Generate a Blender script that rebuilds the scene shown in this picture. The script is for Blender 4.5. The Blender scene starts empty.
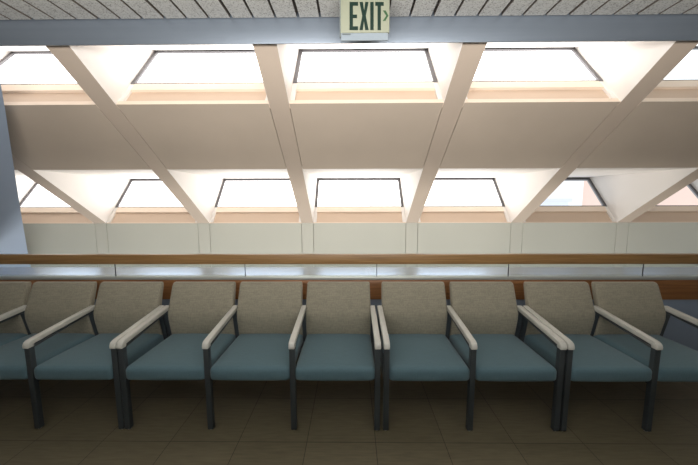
import bpy, bmesh, math, random
from mathutils import Vector, Matrix
random.seed(4)
R = math.radians
sc = bpy.context.scene
col = sc.collection

# ------------------------------------------------------------------ helpers
def link(name, me, parent=None, loc=None):
    o = bpy.data.objects.new(name, me)
    col.objects.link(o)
    if parent is not None: o.parent = parent
    if loc: o.location = loc
    return o

def tag(o, label=None, cat=None, group=None, kind=None):
    if label: o['label'] = label
    if cat: o['category'] = cat
    if group: o['group'] = group
    if kind: o['kind'] = kind
    return o

def empty(name, loc=(0, 0, 0)):
    return link(name, None, None, loc)

def box(bm, x0, x1, y0, y1, z0, z1):
    v = [bm.verts.new(p) for p in ((x0,y0,z0),(x1,y0,z0),(x1,y1,z0),(x0,y1,z0),(x0,y0,z1),(x1,y0,z1),(x1,y1,z1),(x0,y1,z1))]
    for f in ((0,3,2,1),(4,5,6,7),(0,1,5,4),(1,2,6,5),(2,3,7,6),(3,0,4,7)):
        bm.faces.new([v[i] for i in f])

def prism_x(bm, x0, x1, prof):
    """profile of (y, z) points extruded along x"""
    a = [bm.verts.new((x0, y, z)) for y, z in prof]
    b = [bm.verts.new((x1, y, z)) for y, z in prof]
    n = len(prof)
    bm.faces.new(a); bm.faces.new(b[::-1])
    for i in range(n):
        j = (i + 1) % n
        bm.faces.new((a[j], a[i], b[i], b[j]))

def prism_y(bm, y0, y1, prof):
    a = [bm.verts.new((x, y0, z)) for x, z in prof]
    b = [bm.verts.new((x, y1, z)) for x, z in prof]
    n = len(prof)
    bm.faces.new(a); bm.faces.new(b[::-1])
    for i in range(n):
        j = (i + 1) % n
        bm.faces.new((a[j], a[i], b[i], b[j]))

def cyl(bm, c, r, z0, z1, n=16):
    a = [bm.verts.new((c[0]+r*math.cos(2*math.pi*i/n), c[1]+r*math.sin(2*math.pi*i/n), z0)) for i in range(n)]
    b = [bm.verts.new((c[0]+r*math.cos(2*math.pi*i/n), c[1]+r*math.sin(2*math.pi*i/n), z1)) for i in range(n)]
    bm.faces.new(a[::-1]); bm.faces.new(b)
    for i in range(n):
        j = (i+1) % n
        bm.faces.new((a[i], a[j], b[j], b[i]))

def sharp_edges(bm, ang=28):
    return [e for e in bm.edges if len(e.link_faces) == 2 and e.calc_face_angle(0) > R(ang)]

def obj(name, bm, m, parent=None, bev=0, seg=2, loc=None, smooth=True):
    bmesh.ops.recalc_face_normals(bm, faces=bm.faces)
    if bev:
        bmesh.ops.bevel(bm, geom=sharp_edges(bm), offset=bev, segments=seg, affect='EDGES', profile=0.5, clamp_overlap=True)
    me = bpy.data.meshes.new(name)
    bm.to_mesh(me); bm.free()
    if smooth:
        for p in me.polygons: p.use_smooth = True
        me.set_sharp_from_angle(angle=R(35))
    me.materials.append(m)
    return link(name, me, parent, loc)

def struct(name, bm, m, parent=None, **k):
    o = obj(name, bm, m, parent, **k)
    if parent is None: o['kind'] = 'structure'
    return o

# ------------------------------------------------------------------ materials
def mat(name, color, rough=0.6, metal=0.0, spec=0.5):
    m = bpy.data.materials.new(name); m.use_nodes = True
    b = m.node_tree.nodes['Principled BSDF']
    b.inputs['Base Color'].default_value = (*color, 1)
    b.inputs['Roughness'].default_value = rough
    b.inputs['Metallic'].default_value = metal
    b.inputs['Specular IOR Level'].default_value = spec
    return m

def noisy(m, color, amt=0.12, scale=(8, 8, 8), detail=4, bump=0.0, nscale=1.0):
    nt = m.node_tree; N = nt.nodes; L = nt.links
    b = N['Principled BSDF']
    tc = N.new('ShaderNodeTexCoord'); mp = N.new('ShaderNodeMapping'); mp.inputs['Scale'].default_value = scale
    no = N.new('ShaderNodeTexNoise'); no.inputs['Scale'].default_value = nscale; no.inputs['Detail'].default_value = detail
    cr = N.new('ShaderNodeValToRGB')
    cr.color_ramp.elements[0].position = .3; cr.color_ramp.elements[1].position = .7
    cr.color_ramp.elements[0].color = (*[c*(1-amt) for c in color], 1)
    cr.color_ramp.elements[1].color = (*[min(1, c*(1+amt)) for c in color], 1)
    L.new(tc.outputs['Object'], mp.inputs['Vector']); L.new(mp.outputs[0], no.inputs['Vector'])
    L.new(no.outputs['Fac'], cr.inputs[0]); L.new(cr.outputs[0], b.inputs['Base Color'])
    if bump:
        bu = N.new('ShaderNodeBump'); bu.inputs['Strength'].default_value = bump; bu.inputs['Distance'].default_value = .002
        L.new(no.outputs['Fac'], bu.inputs['Height']); L.new(bu.outputs[0], b.inputs['Normal'])
    return m

def weave(m, color, amt, sx=260, coarse=True):
    """crosswise threads: two stretched noises"""
    nt = m.node_tree; N = nt.nodes; L = nt.links
    b = N['Principled BSDF']; tc = N.new('ShaderNodeTexCoord')
    outs = []
    for sc_ in ((sx, sx, sx*.12), (sx*.1, sx*.6, sx)):
        mp = N.new('ShaderNodeMapping'); mp.inputs['Scale'].default_value = sc_
        no = N.new('ShaderNodeTexNoise'); no.inputs['Scale'].default_value = 1; no.inputs['Detail'].default_value = 2
        L.new(tc.outputs['Object'], mp.inputs['Vector']); L.new(mp.outputs[0], no.inputs['Vector']); outs.append(no)
    ad = N.new('ShaderNodeMath'); ad.operation = 'ADD'
    L.new(outs[0].outputs['Fac'], ad.inputs[0]); L.new(outs[1].outputs['Fac'], ad.inputs[1])
    mr = N.new('ShaderNodeMapRange'); mr.inputs[1].default_value = .75; mr.inputs[2].default_value = 1.25
    L.new(ad.outputs[0], mr.inputs[0])
    cr = N.new('ShaderNodeValToRGB')
    cr.color_ramp.elements[0].color = (*[c*(1-amt) for c in color], 1)
    cr.color_ramp.elements[1].color = (*[c*(1+amt) for c in color], 1)
    L.new(mr.outputs[0], cr.inputs[0]); L.new(cr.outputs[0], b.inputs['Base Color'])
    bu = N.new('ShaderNodeBump'); bu.inputs['Strength'].default_value = .25; bu.inputs['Distance'].default_value = .001
    L.new(ad.outputs[0], bu.inputs['Height']); L.new(bu.outputs[0], b.inputs['Normal'])
    b.inputs['Sheen Weight'].default_value = .15
    return m

M = {}
M['beam'] = noisy(mat('beam_paint', (.5, .42, .35), .6), (.475, .39, .318), .03, (3, 3, 3))
M['panel'] = noisy(mat('panel_paint', (.46, .39, .33), .7), (.475, .395, .32), .04, (2, 2, 2))
M['lining'] = noisy(mat('well_paint', (.86, .81, .76), .6), (.76, .725, .69), .02, (2, 2, 2))
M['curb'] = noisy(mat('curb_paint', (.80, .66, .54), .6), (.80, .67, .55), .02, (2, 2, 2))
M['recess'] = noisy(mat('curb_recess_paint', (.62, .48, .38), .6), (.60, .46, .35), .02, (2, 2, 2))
M['gap'] = mat('joint_shadow', (.12, .10, .085), .9)
M['frame'] = mat('glazing_frame_metal', (.11, .105, .11), .5, .2)
M['farwall'] = noisy(mat('far_wall_paint', (.50, .50, .43), .7), (.58, .58, .505), .035, (.8, .8, .8), detail=2)
M['farpil'] = noisy(mat('pilaster_paint', (.51, .51, .44), .7), (.59, .585, .51), .03, (.8, .8, .8), detail=2)
M['bluewall'] = noisy(mat('blue_grey_paint', (.30, .36, .45), .75), (.27, .33, .43), .03, (1.5, 1.5, 1.5), detail=2)
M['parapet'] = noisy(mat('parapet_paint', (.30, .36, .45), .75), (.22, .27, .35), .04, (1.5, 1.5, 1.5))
M['roomwall'] = noisy(mat('room_wall_paint', (.45, .47, .48), .8), (.22, .24, .25), .03, (1, 1, 1))
M['header'] = noisy(mat('header_metal', (.22, .27, .33), .36, .7), (.25, .29, .345), .03, (.5, 3, 30))
M['chan'] = noisy(mat('channel_aluminium', (.55, .57, .56), .35, .45), (.52, .54, .52), .05, (1, 20, 60))
M['slot'] = mat('channel_gasket', (.03, .03, .03), .6)
M['sill'] = noisy(mat('ledge_satin_lacquer', (.45, .41, .35), .27, 0, .6), (.52, .46, .37), .04, (2, 30, 30))
def add_gloss(m, f, c, r):
    nt = m.node_tree; N = nt.nodes; L = nt.links
    gl = N.new('ShaderNodeBsdfGlossy'); gl.inputs['Color'].default_value = (*c, 1); gl.inputs['Roughness'].default_value = r
    mx = N.new('ShaderNodeMixShader'); mx.inputs[0].default_value = f
    L.new(N['Principled BSDF'].outputs[0], mx.inputs[1]); L.new(gl.outputs[0], mx.inputs[2]); L.new(mx.outputs[0], N['Material Output'].inputs[0])
add_gloss(M['sill'], .42, (.50, .68, 1.0), .24)
M['steel'] = noisy(mat('leg_steel', (.06, .075, .085), .45, .25), (.050, .060, .067), .08, (20, 20, 4))
M['arm'] = noisy(mat('arm_cap', (.52, .50, .44), .45), (.50, .50, .465), .02, (30, 30, 30))
M['glide'] = mat('glide_plastic', (.5, .5, .48), .4)
M['back'] = weave(mat('back_fabric', (.3, .28, .22), .9), (.222, .204, .154), .16, 150)
M['seat'] = weave(mat('seat_fabric', (.1, .2, .22), .8), (.076, .142, .174), .06, 200)
M['backshell'] = mat('back_shell', (.05, .05, .05), .6)

# wood with lengthwise grain
def wood(name, c1, c2, rough=.4):
    m = mat(name, c1, rough); nt = m.node_tree; N = nt.nodes; L = nt.links; b = N['Principled BSDF']
    tc = N.new('ShaderNodeTexCoord'); mp = N.new('ShaderNodeMapping'); mp.inputs['Scale'].default_value = (1.3, 22, 40)
    no = N.new('ShaderNodeTexNoise'); no.inputs['Scale'].default_value = 1.6; no.inputs['Detail'].default_value = 7; no.inputs['Distortion'].default_value = .6
    cr = N.new('ShaderNodeValToRGB'); cr.color_ramp.elements[0].position = .32; cr.color_ramp.elements[1].position = .68
    cr.color_ramp.elements[0].color = (*c2, 1); cr.color_ramp.elements[1].color = (*c1, 1)
    L.new(tc.outputs['Object'], mp.inputs['Vector']); L.new(mp.outputs[0], no.inputs['Vector'])
    L.new(no.outputs['Fac'], cr.inputs[0]); L.new(cr.outputs[0], b.inputs['Base Color'])
    return m
M['wood'] = wood('handrail_oak', (.33, .195, .08), (.22, .12, .045))
M['wood2'] = wood('parapet_oak', (.30, .135, .05), (.19, .08, .03), .45)

# acoustic ceiling: speckled
def acoustic():
    m = mat('acoustic_plank', (.5, .5, .48), .9); nt = m.node_tree; N = nt.nodes; L = nt.links; b = N['Principled BSDF']
    tc = N.new('ShaderNodeTexCoord')
    no = N.new('ShaderNodeTexNoise'); no.inputs['Scale'].default_value = 130; no.inputs['Detail'].default_value = 3
    cr = N.new('ShaderNodeValToRGB'); e = cr.color_ramp.elements
    e[0].position = .36; e[0].color = (.24, .235, .22, 1); e[1].position = .50; e[1].color = (.47, .465, .445, 1)
    L.new(tc.outputs['Object'], no.inputs['Vector']); L.new(no.outputs['Fac'], cr.inputs[0]); L.new(cr.outputs[0], b.inputs['Base Color'])
    return m
M['acoustic'] = acoustic()

# floor tiles
TS, TX, TY = .4543, .153, 1.887
def tiles():
    m = mat('floor_tile', (.1, .09, .06), .42, 0, .35); nt = m.node_tree; N = nt.nodes; L = nt.links; b = N['Principled BSDF']
    tc = N.new('ShaderNodeTexCoord'); mp = N.new('ShaderNodeMapping')
    mp.inputs['Location'].default_value = (-TX + TS*40, -TY + TS*40, 0)
    br = N.new('ShaderNodeTexBrick'); br.offset = 0; br.squash = 1
    br.inputs['Scale'].default_value = 1; br.inputs['Brick Width'].default_value = TS; br.inputs['Row Height'].default_value = TS
    br.inputs['Mortar Size'].default_value = .0022; br.inputs['Mortar Smooth'].default_value = .1; br.inputs['Bias'].default_value = 0
    br.inputs['Color1'].default_value = (.128, .111, .072, 1); br.inputs['Color2'].default_value = (.142, .123, .081, 1)
    br.inputs['Mortar'].default_value = (.040, .034, .024, 1)
    mp2 = N.new('ShaderNodeMapping'); mp2.inputs['Scale'].default_value = (5, 45, 1)
    no = N.new('ShaderNodeTexNoise'); no.inputs['Scale'].default_value = 1.5; no.inputs['Detail'].default_value = 5
    mx = N.new('ShaderNodeMixRGB'); mx.blend_type = 'MULTIPLY'; mx.inputs[0].default_value = 1
    mr = N.new('ShaderNodeMapRange'); mr.inputs[1].default_value = .3; mr.inputs[2].default_value = .7; mr.inputs[3].default_value = .84; mr.inputs[4].default_value = 1.12
    L.new(tc.outputs['Object'], mp.inputs[0]); L.new(mp.outputs[0], br.inputs['Vector'])
    L.new(tc.outputs['Object'], mp2.inputs[0]); L.new(mp2.outputs[0], no.inputs['Vector'])
    L.new(no.outputs['Fac'], mr.inputs[0]); L.new(br.outputs['Color'], mx.inputs[1]); L.new(mr.outputs[0], mx.inputs[2])
    L.new(mx.outputs[0], b.inputs['Base Color'])
    return m
M['tile'] = tiles()

# skylight panes given their own glow, standing in for the bright sky behind
def skyglass(name, color, strength, clear=0.0):
    m = bpy.data.materials.new(name); m.use_nodes = True; nt = m.node_tree; N = nt.nodes; L = nt.links
    N.clear(); out = N.new('ShaderNodeOutputMaterial'); em = N.new('ShaderNodeEmission')
    em.inputs['Color'].default_value = (*color, 1); em.inputs['Strength'].default_value = strength
    if clear:
        tr = N.new('ShaderNodeBsdfTransparent'); tr.inputs['Color'].default_value = (clear, clear, clear, 1)
        ad = N.new('ShaderNodeAddShader'); L.new(em.outputs[0], ad.inputs[0]); L.new(tr.outputs[0], ad.inputs[1]); L.new(ad.outputs[0], out.inputs[0])
    else:
        L.new(em.outputs[0], out.inputs[0])
    return m
M['skyglass'] = skyglass('glowing_skylight_glass', (1, .98, .96), 5.2)
M['skyglass_dim'] = skyglass('glowing_skylight_glass_cool', (.90, .97, 1), 2.2)
M['skyglass_clear'] = skyglass('clear_glass_glow_haze', (.9, .93, 1), .24, .85)  # see-through pane with haze put in as a faint glow

def railglass():
    m = mat('rail_glass', (.92, .97, .95), .03); b = m.node_tree.nodes['Principled BSDF']
    nt = m.node_tree; N = nt.nodes; L = nt.links
    tr = N.new('ShaderNodeBsdfTransparent'); tr.inputs['Color'].default_value = (.90, .95, .93, 1)
    gl = N.new('ShaderNodeBsdfGlossy'); gl.inputs['Roughness'].default_value = .02
    mx = N.new('ShaderNodeMixShader'); mx.inputs[0].default_value = .06; L.new(tr.outputs[0], mx.inputs[1]); L.new(gl.outputs[0], mx.inputs[2])
    L.new(mx.outputs[0], N['Material Output'].inputs[0]); N.remove(b)
    return m
M['railglass'] = railglass()

# ------------------------------------------------------------------ camera
F_PX, H = 310.0, 1.6
pit, yaw, roll = R(6.2), .0101, .0025
fw = Vector((-math.sin(yaw)*math.cos(pit), math.cos(yaw)*math.cos(pit), -math.sin(pit)))
rt = Vector((math.cos(yaw), math.sin(yaw), 0)); up = rt.cross(fw)
r2 = rt*math.cos(roll) - up*math.sin(roll); u2 = rt*math.sin(roll) + up*math.cos(roll)
cam = bpy.data.cameras.new('camera'); co = bpy.data.objects.new('camera', cam); col.objects.link(co)
cam.sensor_width = 36; cam.lens = 36*F_PX/698; cam.clip_start = .05
mw = Matrix((r2, u2, -fw)).transposed().to_4x4(); mw.translation = Vector((0, 0, H)); co.matrix_world = mw
sc.camera = co

# ------------------------------------------------------------------ geometry constants
PITCH = 1.4525; BC = .8305; BW = .165
BEAMS = [BC + PITCH*k for k in range(-4, 5)]          # beam centre lines
YF, ZT, SL = 4.3, 1.267, math.tan(R(34.6))
def zr(y): return ZT + SL*(YF - y)
def skew(bm, oy=0.0):
    """the beams run a hair off square to the balcony"""
    for v in bm.verts: v.co.x += .009*(YF - v.co.y - oy)
XL, XR = BEAMS[0] - BW/2, BEAMS[-1] + BW/2
U = Vector((0, math.cos(R(49)), math.sin(R(49))))       # direction the glazing leans
NIN = Vector((0, -math.sin(R(49)), math.cos(R(49))))   # towards the viewer, up
Y1 = 2.674; YN1 = 2.24; YN2 = 3.357

TILT = 9
# floor, ceiling, room walls
RX0, RX1, RY0, RYP = -5.3, 5.6, -3.6, 3.05
bm = bmesh.new(); box(bm, RX0, RX1, RY0, RYP+.1, -.1, 0); struct('floor', bm, M['tile'], smooth=False)
bm = bmesh.new()
ZC = 2.796; PW = .1478
x = -5.24
k = 0
while x < 5.5:
    g = .013 if k % 3 else .018
    box(bm, x+g, min(x+PW, 5.6)-.002, RY0, 2.192, ZC, ZC+.03)
    x += PW; k += 1
box(bm, RX0, RX1, RY0, 2.2, ZC+.035, ZC+.10)
cl = struct('ceiling', bm, M['acoustic'], smooth=False)
cl.data.materials.append(M['gap'])
for p in cl.data.polygons:
    if abs(p.normal.x) > .5: p.material_index = 1  # plank sides coloured dark, shade painted into the gaps
for p in cl.data.polygons[-6:]: p.material_index = 1

bm = bmesh.new(); box(bm, RX0-.1, RX0, RY0, RYP+.1, 0, ZC+.1); struct('wall_left', bm, M['roomwall'])
bm = bmesh.new(); box(bm, RX1, RX1+.1, RY0, RYP+.1, 0, ZC+.1); struct('wall_right', bm, M['roomwall'])
bm = bmesh.new(); box(bm, RX0-.1, RX1+.1, RY0-.1, RY0, 0, ZC+.1); struct('wall_back', bm, M['roomwall'])
# low parapet wall below the rail
bm = bmesh.new(); box(bm, RX0, RX1, RYP+.03, RYP+.11, 0, .785); struct('wall_parapet', bm, M['parapet'])
# header
bm = bmesh.new(); box(bm, RX0, RX1, 2.2, 2.212, 2.638, 2.9); struct('trim_1', bm, M['header'], bev=.002)
# outer closure of the void
bm = bmesh.new(); box(bm, XL-.1, XL, RYP+.11, YF+.8, 0, 3.4); struct('wall_void_left', bm, M['farwall'])
bm = bmesh.new(); box(bm, XR, XR+.1, RYP+.11, YF+.8, 0, 3.4); struct('wall_void_right', bm, M['farwall'])

# ------------------------------------------------------------------ far wall with pilaster strips in line with the beams
bm = bmesh.new()
g = .003
for i in range(len(BEAMS)-1):
    box(bm, BEAMS[i]+BW/2+g, BEAMS[i+1]-BW/2-g, YF, YF+.06, .3, ZT-.002)
fwall = struct('wall_far', bm, M['farwall'], smooth=False)
bm = bmesh.new()
for b in BEAMS: box(bm, b-BW/2+g, b+BW/2-g, YF, YF+.06, .3, ZT-.002)
struct('trim_2', bm, M['farpil'], smooth=False)
bm = bmesh.new(); box(bm, XL, XR, YF+.06, YF+.1, .2, ZT-.002); struct('trim_3', bm, M['gap'], smooth=False)

# sloping metal ledge just beyond the guard rail, and the floor of the void
bm = bmesh.new()
t8 = math.tan(R(TILT))
prism_x(bm, XL, XR, [(3.55, .808), (3.165, .808-t8*.385), (3.165, .74-t8*.385), (3.55, .74)])
struct('trim_4', bm, M['sill'], smooth=False)
bm = bmesh.new(); box(bm, XL, XR, RYP+.11, YF+.06, -1.3, -1.2); struct('floor_void', bm, M['roomwall'], smooth=False)
bm = bmesh.new(); box(bm, XL, XR, YF+.0, YF+.06, -1.2, .3); struct('wall_far_lower', bm, M['farwall'], smooth=False)
bm = bmesh.new(); box(bm, XL, XR, RYP+.03, RYP+.11, -1.2, 0); struct('wall_slab_edge', bm, M['parapet'], smooth=False)

# ------------------------------------------------------------------ roof: beams, flush panels, skylight wells
n = 5
for i, b in enumerate(BEAMS):
    bm = bmesh.new()
    nrm = Vector((0, SL, 1)).normalized()*.15
    ya, yb = YF, 2.225
    prism_x(bm, b-BW/2, b+BW/2, [(ya, zr(ya)), (yb, zr(yb)), (yb+nrm.y, zr(yb)+nrm.z), (ya+nrm.y, zr(ya)+nrm.z)])
    skew(bm); struct('trim_%d' % n, bm, M['beam'], smooth=False); n += 1
# flush sloped panels between the two rows of wells; thin shadow joints at the beams
bm = bmesh.new(); g = .005
for i in range(len(BEAMS)-1):
    xa, xb = BEAMS[i]+BW/2+g, BEAMS[i+1]-BW/2-g
    prism_x(bm, xa, xb, [(YN2, zr(YN2)), (Y1, zr(Y1)), (Y1+.03, zr(Y1)+.02), (YN2+.012, zr(YN2)+.02)])
skew(bm); struct('ceiling_sloped', bm, M['panel'], smooth=False)
bm = bmesh.new()
prism_x(bm, XL, XR, [(YN2, zr(YN2)+.022), (Y1+.04, zr(Y1)+.0), (Y1+.07, zr(Y1)+.03), (YN2+.02, zr(YN2)+.05)])
struct('trim_%d' % n, bm, M['gap'], smooth=False); n += 1
# a bulkhead above the header closes the roof void
bm = bmesh.new(); box(bm, RX0, RX1, 2.2, 2.25, 2.905, 3.6); struct('trim_%d' % n, bm, M['lining'], smooth=False); n += 1

def P(F, t, d=0.0):
    """point in the glazing plane, t up the lean, d towards the viewer"""
    v = Vector((0, F[0], F[1])) + U*t + NIN*d
    return (v.y, v.z)

def make_well(num, xa, xb, F, N, glass, lip):
    root = empty('window_%d' % num, ((xa+xb)/2, F[0], F[1])); root['kind'] = 'structure'
    off = Vector((-(xa+xb)/2, -F[0], -F[1]))
    def part(name, bm, m, parent=root, **k):
        skew(bm); bmesh.ops.translate(bm, verts=bm.verts, vec=off)
        return obj(name, bm, m, parent, **k)
    T0, T1, T2, T3 = lip
    G = P(F, T3+.002)
    e = .0015
    # splayed side linings and the soffit above
    bm = bmesh.new()
    for s0, s1 in ((xa-.001, xa+e), (xb-e, xb+.001)):
        prism_x(bm, s0, s1, [(F[0], F[1]), (N[0], N[1]+.001), (N[0]-.02, N[1]+.06), P(F, .96), P(F, .96, -.05), P(F, .06, -.05)])
    part('well_lining', bm, M['lining'], smooth=False)
    bm = bmesh.new()
    prism_x(bm, xa, xb, [(N[0], N[1]), G, (G[0], G[1]+.05), (N[0], N[1]+.05)])
    part('soffit', bm, M['lining'], smooth=False)
    # curb: lip, recessed band, upper sill
    ri = .042
    bm = bmesh.new()
    for s0, s1 in ((xa, xa+ri), (xb-ri, xb)):
        prism_x(bm, s0, s1, [P(F, T0+.0002), P(F, T2), P(F, T2, -.05), P(F, T0+.01, -.05)])
    part('corner_strip', bm, M['lining'], smooth=False)
    bm = bmesh.new()
    prism_x(bm, xa, xb, [P(F, .0), P(F, T0), P(F, T0+.0001, -.05), P(F, .009, -.05)])
    prism_x(bm, xa+ri, xb-ri, [P(F, T1, .004), P(F, T2, .004), P(F, T2, -.05), P(F, T1, -.05)])
    cb = part('curb', bm, M['curb'], smooth=False)
    bm = bmesh.new()
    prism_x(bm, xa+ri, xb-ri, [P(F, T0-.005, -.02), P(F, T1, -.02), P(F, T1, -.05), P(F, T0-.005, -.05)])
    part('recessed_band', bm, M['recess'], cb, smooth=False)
    # border strip round the glass and the dark glazing frame
    fr = .034; bo = .004
    x0, x1 = xa+bo, xb-bo
    bm = bmesh.new(); d0, d1 = .006, -.03
    prism_x(bm, x0, x0+fr, [P(F, T2, d0), P(F, T3, d0), P(F, T3, d1), P(F, T2, d1)])
    prism_x(bm, x1-fr, x1, [P(F, T2, d0), P(F, T3, d0), P(F, T3, d1), P(F, T2, d1)])
    prism_x(bm, x0+fr, x1-fr, [P(F, T3-.042, d0), P(F, T3, d0), P(F, T3, d1), P(F, T3-.042, d1)])
    prism_x(bm, x0+fr, x1-fr, [P(F, T2, d0), P(F, T2+.012, d0), P(F, T2+.012, d1), P(F, T2, d1)])
    part('frame', bm, M['frame'], smooth=False)
    bm = bmesh.new()
    q = [P(F, T2+.002, -.012), P(F, T3-.01, -.012)]
    vs = [bm.verts.new((x0+.005, *q[0])), bm.verts.new((x1-.005, *q[0])), bm.verts.new((x1-.005, *q[1])), bm.verts.new((x0+.005, *q[1]))]
    bm.faces.new(vs)
    part('pane', bm, glass, smooth=False)

wn = 1
for i in range(len(BEAMS)-1):
    xa, xb = BEAMS[i]+BW/2, BEAMS[i+1]-BW/2
    xc = (xa+xb)/2
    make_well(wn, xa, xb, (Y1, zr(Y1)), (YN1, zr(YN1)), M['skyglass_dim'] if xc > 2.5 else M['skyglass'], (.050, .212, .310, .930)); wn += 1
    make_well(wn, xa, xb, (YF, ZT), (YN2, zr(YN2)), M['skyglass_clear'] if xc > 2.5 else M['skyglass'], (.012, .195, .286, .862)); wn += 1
# closed end strips beside the outermost beams
# ------------------------------------------------------------------ raked blue-grey wall at the left end of the void
C0 = Vector((0, 0, H))
pn = Vector((-.591, .166, .789)); p0 = Vector((-4.569, 4.286, .640))
def onplane(u, v):
    d = fw + r2*((u-349)/F_PX) - u2*((v-232.5)/F_PX)
    return C0 + d*((p0-C0).dot(pn)/d.dot(pn))
pts = [onplane(*q) for q in ((-3.6, 57), (-1, 74), (5.2, 110), (14.3, 170), (21.8, 218), (27.4, 250), (31, 267.5), (34, 285), (-70, 300), (-70, 57))]
bm = bmesh.new()
a = [bm.verts.new(p) for p in pts]; b_ = [bm.verts.new(p + Vector((-.25, .02, .02))) for p in pts]
bm.faces.new(a); bm.faces.new(b_[::-1])
for i in range(len(pts)):
    j = (i+1) % len(pts); bm.faces.new((a[j], a[i], b_[i], b_[j]))
struct('wall_raked', bm, M['bluewall'], smooth=False)

# ------------------------------------------------------------------ guard rail
rail = empty('guard_rail', (0, RYP, .785))
tag(rail, 'long oak handrail over a narrow glass strip in a metal channel, behind the benches', 'railing')
rl = Vector((0, -RYP, -.785))
def rp(name, bm, m, parent=rail, **k):
    bmesh.ops.translate(bm, verts=bm.verts, vec=rl); return obj(name, bm, m, parent, **k)
bm = bmesh.new(); box(bm, RX0+.01, RX1-.01, RYP, RYP+.07, .948, 1.046); rp('handrail', bm, M['wood'], bev=.008, seg=3)
joints = [RX0+.02, -3.75, -2.419, -1.089, .249, 1.576, 2.921, 4.25, RX1-.02]
for a0, a1 in zip(joints[:-1], joints[1:]):
    bm = bmesh.new(); bm.faces.new([bm.verts.new(p) for p in ((a0+.004, RYP+.034, .80), (a1-.004, RYP+.034, .80), (a1-.004, RYP+.034, .955), (a0+.004, RYP+.034, .955))]); rp('glass_panel', bm, M['railglass'], smooth=False)
for a0 in joints[1:-1]:
    bm = bmesh.new(); box(bm, a0-.003, a0+.003, RYP+.030, RYP+.038, .815, .95); rp('glass_joint', bm, M['slot'], smooth=False)
bm = bmesh.new()
box(bm, RX0+.01, RX1-.01, RYP, RYP+.024, .790, .818); box(bm, RX0+.01, RX1-.01, RYP+.044, RYP+.075, .790, .818)
rp('channel', bm, M['chan'], bev=.002)
bm = bmesh.new(); box(bm, RX0+.01, RX1-.01, RYP+.012, RYP+.07, .7855, .7925); rp('gasket', bm, M['slot'], smooth=False)
# oak fascia board on the parapet
bm = bmesh.new(); box(bm, RX0, RX1, RYP+.005, RYP+.03, .585, .785); struct('trim_%d' % n, bm, M['wood2'], bev=.002); n += 1

# ------------------------------------------------------------------ waiting benches
def cushion(w, y0, y1, z0, z1, bev, crown, nx=10, ny=8, bow=0.0):
    bm = bmesh.new()
    box(bm, -w/2, w/2, y0, y1, z0, z1)
    bmesh.ops.bevel(bm, geom=list(bm.edges), offset=bev, segments=4, affect='EDGES', profile=.5)
    for ax, lo, hi, nn in ((0, -w/2, w/2, nx), (1, y0, y1, ny)):
        for k in range(1, nn):
            c = lo + (hi-lo)*k/nn
            co_ = [0, 0, 0]; co_[ax] = c; no = [0, 0, 0]; no[ax] = 1
            bmesh.ops.bisect_plane(bm, geom=bm.verts[:]+bm.edges[:]+bm.faces[:], plane_co=co_, plane_no=no)
    ym = (y0+y1)/2; hd = (y1-y0)/2
    for v in bm.verts:
        a = 1-(v.co.x/(w/2))**2; b = 1-((v.co.y-ym)/hd)**2
        a = max(a, 0); b = max(b, 0)
        t = (v.co.z-z0)/(z1-z0)
        if t > .5: v.co.z += crown*(a**.6)*(b**.6)
        if v.co.y < ym: v.co.y -= bow*a*min(1, (ym-v.co.y)/hd*1.2)
    return bm

def seat_mesh():
    bm = cushion(.549, 1.972, 2.58, .367, .466, .030, .016, bow=.006)
    # slight rearward slope
    for v in bm.verts: v.co.z -= (v.co.y-2.0)*.02
    return bm

def back_mesh():
    # side profile: forward lumbar kink at arm height, leaning back above and tucking in below
    w = .545
    prof = [(2.540, .42), (2.520, .47), (2.493, .60), (2.493, .655), (2.535, .76), (2.574, .862), (2.590, .887),
            (2.628, .891), (2.628, .86), (2.592, .75), (2.560, .655), (2.562, .60), (2.585, .47), (2.60, .42)]
    bm = bmesh.new(); prism_x(bm, -w/2, w/2, prof)
    bmesh.ops.recalc_face_normals(bm, faces=bm.faces)
    side = [e for e in bm.edges if len(e.link_faces) == 2 and e.calc_face_angle(0) > R(50)]
    bmesh.ops.bevel(bm, geom=side, offset=.014, segments=3, affect='EDGES', profile=.5)
    for k in range(1, 10):
        bmesh.ops.bisect_plane(bm, geom=bm.verts[:]+bm.edges[:]+bm.faces[:], plane_co=(-w/2+w*k/10, 0, 0), plane_no=(1, 0, 0))
    for v in bm.verts:
        a = max(0, 1-(v.co.x/(w/2))**2)
        t = max(0, min(1, (v.co.z-.42)/.47))
        if v.co.y < 2.64 and v.co.z < .89: v.co.y -= .010*(a**.5)*math.sin(math.pi*t)**.5
        # width: a touch narrower at the very top and at the foot
        v.co.x *= 1 - .02*max(0, (v.co.z-.70)/.2)
    return bm

def armcap_mesh():
    prof = [(2.535, .708), (2.02, .654), (1.995, .650), (1.976, .640), (1.968, .622), (1.968, .600), (2.012, .600), (2.015, .618), (2.535, .672)]
    bm = bmesh.new(); prism_x(bm, -.021, .021, prof)
    return bm

def armframe_mesh():
    bm = bmesh.new()
    # rail under the cap, rear post, side rail below the seat
    prism_x(bm, -.014, .014, [(2.013, .602), (2.53, .671), (2.53, .655), (2.013, .590)])
    prism_x(bm, -.017, .017, [(2.490, .659), (2.535, .664), (2.60, .34), (2.56, .34)])
    prism_x(bm, -.015, .015, [(2.02, .376), (2.60, .376), (2.60, .338), (2.02, .338)])
    return bm

def leg_mesh(front):
    bm = bmesh.new()
    if front: prism_x(bm, -.019, .019, [(1.978, .603), (2.014, .603), (2.020, .008), (1.984, .008)])
    else: prism_x(bm, -.017, .017, [(2.575, .34), (2.625, .34), (2.680, .008), (2.640, .008)])
    return bm

def frame_mesh(w):
    bm = bmesh.new()
    box(bm, 0, w, 2.055, 2.095, .338, .376); box(bm, 0, w, 2.50, 2.54, .338, .376)
    return bm

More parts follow.
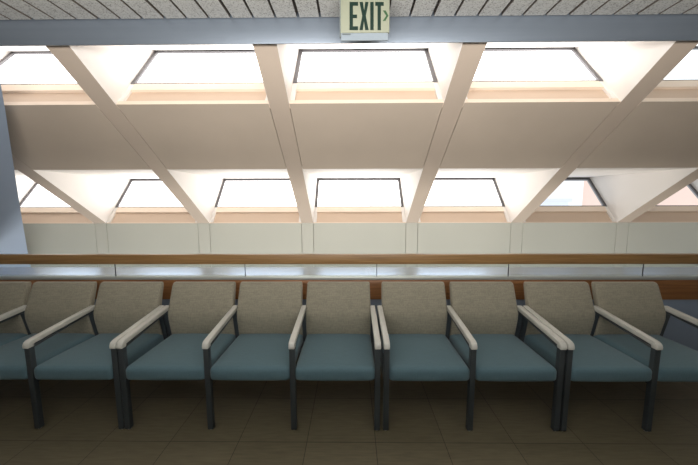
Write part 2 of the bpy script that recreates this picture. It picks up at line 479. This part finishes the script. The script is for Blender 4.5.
cache = {}
def shared(key, name, fn, m, parent, bev=0, seg=2):
    if key not in cache:
        o = obj(name, fn(), m, parent, bev=bev, seg=seg); cache[key] = o
        return o
    o = cache[key].copy(); o.name = name; o.parent = parent; col.objects.link(o)
    return o

GROUP = 'ganged waiting benches backed against the parapet'
def bench(label, arms, first=True, last=True):
    cx_ = (arms[0]+arms[-1])/2
    root = empty('waiting_bench', (cx_, 2.3, 0)); tag(root, label, 'bench', GROUP)
    off = Vector((0, -2.3, 0))
    def put(o, x):
        o.location = (x-cx_, -2.3, 0); return o
    for x in arms:
        arm = put(shared('cap', 'armrest', armcap_mesh, M['arm'], root, .0065, 3), x)
        put(shared('aframe', 'arm_frame', armframe_mesh, M['steel'], root, .002, 1), x)
        for fr in (True, False):
            l = put(shared('leg%d' % fr, 'leg', lambda: leg_mesh(fr), M['steel'], root, .0025, 1), x)
            def gl():
                b = bmesh.new(); cyl(b, (0, 2.004 if fr else 2.66), .012, 0.0005, .009); return b
            g_ = shared('glide%d' % fr, 'glide', gl, M['glide'], l)
    for a0, a1 in zip(arms[:-1], arms[1:]):
        x = (a0+a1)/2
        put(shared('seat', 'seat', seat_mesh, M['seat'], root), x)
        put(shared('back', 'backrest', back_mesh, M['back'], root), x)
    w = arms[-1]-arms[0]
    o = obj('seat_frame', frame_mesh(w-.02), M['steel'], root, bev=.002, seg=1); o.location = (arms[0]+.01-cx_, -2.3, 0)
    return root

bench('three-seat bench cut by the left edge of the photo, grey backs and teal seats', [-3.36, -2.782, -2.203, -1.612])
bench('fully visible three-seat bench left of centre with grey backs and teal seats', [-1.566, -.987, -.406, .171])
bench('two-seat bench right of centre, between the three-seat bench and the rightmost bench', [.231, .811, 1.401])
bench('rightmost two-seat bench with bare blue-grey wall showing beyond its end', [1.452, 2.030, 2.612])

# ------------------------------------------------------------------ exit sign
YS = 1.95
def sp(u, v, y=YS):
    d = fw + r2*((340+u/7.756-20.63-349)/F_PX) - u2*((v/7.756-232.5)/F_PX)   # u, v in close-up units
    p = C0 + d*((y)/d.y); return (p.x, p.z)
def su(px): return px
def mpl(color, rough=.4, em=0.0):
    m = mat('sign_'+str(color[0]), color, rough)
    b = m.node_tree.nodes['Principled BSDF']
    if em: b.inputs['Emission Color'].default_value = (*color, 1); b.inputs['Emission Strength'].default_value = em
    return m
xl_, _ = sp(165, 100); xr_, _ = sp(545, 100); _, zb_ = sp(350, 250); _, zs_ = sp(350, 308)
sign = empty('exit_sign', ((xl_+xr_)/2, YS, ZC))
tag(sign, 'green-lettered EXIT sign with right-pointing arrow hanging below the plank ceiling', 'sign')
so = Vector((-(xl_+xr_)/2, -YS, -ZC))
def spart(name, bm, m, parent=sign, **k):
    bmesh.ops.translate(bm, verts=bm.verts, vec=so); return obj(name, bm, m, parent, **k)
bm = bmesh.new(); box(bm, xl_, xr_, YS+.004, YS+.02, zb_, ZC-.001)
panel = spart('sign_panel', bm, noisy(mpl((.21, .22, .16), .6, .0), (.21, .22, .16), .04, (3, 3, 3)), bev=.002)
bm = bmesh.new(); box(bm, xl_+.002, xr_-.008, YS+.008, YS+.016, zs_, zb_-.0005); spart('clear_edge', bm, mpl((.20, .235, .265), .5, .0), smooth=False)
bm = bmesh.new(); box(bm, xl_-.006, xl_, YS+.003, YS+.022, zs_+.02, ZC-.001); spart('side_trim', bm, mpl((.13, .15, .14), .5), smooth=False)
gm = mpl((.0, .014, .008), .4, .0)
gl_ = mpl((.03, .075, .03), .4, .0)
def poly(name, quads, m):
    bm = bmesh.new()
    for q in quads:
        prism_y(bm, YS+.001, YS+.004, [sp(*p) for p in q])
    return spart(name, bm, m, panel, smooth=False)
def rc(a, b, c, d): return [(a, b), (c, b), (c, d), (a, d)]
ZR = 14; ZB = 231
poly('letter_e', [rc(234, ZR, 260, ZB), rc(260, ZR, 300, 42), rc(260, 112, 292, 138), rc(260, 203, 300, ZB)], gm)
poly('letter_x', [[(312, ZR), (338, ZR), (347, 84), (356, ZR), (381, ZR), (360, 122), (382, ZB), (356, ZB), (346, 160), (337, ZB), (311, ZB), (333, 122)]], gm)
poly('letter_i', [rc(395, ZR, 421, ZB)], gm)
poly('letter_t', [rc(434, ZR, 499, 42), rc(452, 42, 477, ZB)], gm)
poly('arrow', [[(494, 80), (514, 80), (536, 120), (520, 120)], [(520, 120), (536, 120), (512, 160), (492, 160)]], gl_)
poly('small_print', [rc(178, 259, 242, 266)], mpl((.12, .14, .14), .5))

# ------------------------------------------------------------------ buildings seen through the clear panes at the right
def building(label, x0, x1, y0, y1, z1, c, wins):
    root = empty('building', ((x0+x1)/2, (y0+y1)/2, -4)); tag(root, label, 'building')
    o_ = Vector((-(x0+x1)/2, -(y0+y1)/2, 4))
    def bp(name, bm, m, **k):
        bmesh.ops.translate(bm, verts=bm.verts, vec=o_); return obj(name, bm, m, root, **k)
    bm = bmesh.new(); box(bm, x0, x1, y0, y1, -4, z1); bp('wall', bm, noisy(mat('stucco_%d' % int(x0), c, .9), c, .05, (.5, .5, .5)), smooth=False)
    bm = bmesh.new(); box(bm, x0-.15, x1+.15, y0-.15, y1+.15, z1, z1+.25); bp('roof', bm, mat('coping_%d' % int(x0), tuple(v*.9 for v in c), .8), smooth=False)
    for wx, wz in wins:
        bm = bmesh.new(); box(bm, wx, wx+1.0, y0-.03, y0+.05, wz, wz+1.3); bp('window', bm, mat('bw_%d' % int(wx*10), (.5, .52, .56), .2), smooth=False)
building('terracotta building outside the clear skylight panes at the right', 22.0, 38, 20, 30, 8.0, (.88, .62, .50), [(24.0, -1.5), (29, -1.5)])
building('low pale building outside the clear skylight panes, left of the terracotta one', 10.2, 14.5, 21, 28, 1.35, (.78, .83, .93), [(11.5, -1.2)])

# ------------------------------------------------------------------ lights
def area(name, loc, rot, sx, sy, e, c):
    l = bpy.data.lights.new(name, 'AREA'); l.shape = 'RECTANGLE'; l.size = sx; l.size_y = sy; l.energy = e; l.color = c
    o = bpy.data.objects.new(name, l); col.objects.link(o); o.location = loc; o.rotation_euler = rot; return o
area('added_room_fill', (-.1, -.5, 1.85), (R(148), 0, 0), 3.2, .6, 235, (1.0, .97, .93))  # added fill behind the camera, brightens header, ceiling and roof underside
area('added_void_fill', (0, 3.72, -1.1), (R(180), 0, 0), 9.0, .9, 115, (1, .95, .88))  # added upward fill standing in for light from the open atrium below
w = bpy.data.worlds.new('world'); sc.world = w; w.use_nodes = True
w.node_tree.nodes['Background'].inputs[0].default_value = (.93, .97, 1, 1)
w.node_tree.nodes['Background'].inputs[1].default_value = 1.2
sc.view_settings.view_transform = 'Standard'
sc.view_settings.look = 'None'
sc.cycles.use_denoising = True
sc.cycles.max_bounces = 8
sc.cycles.diffuse_bounces = 5
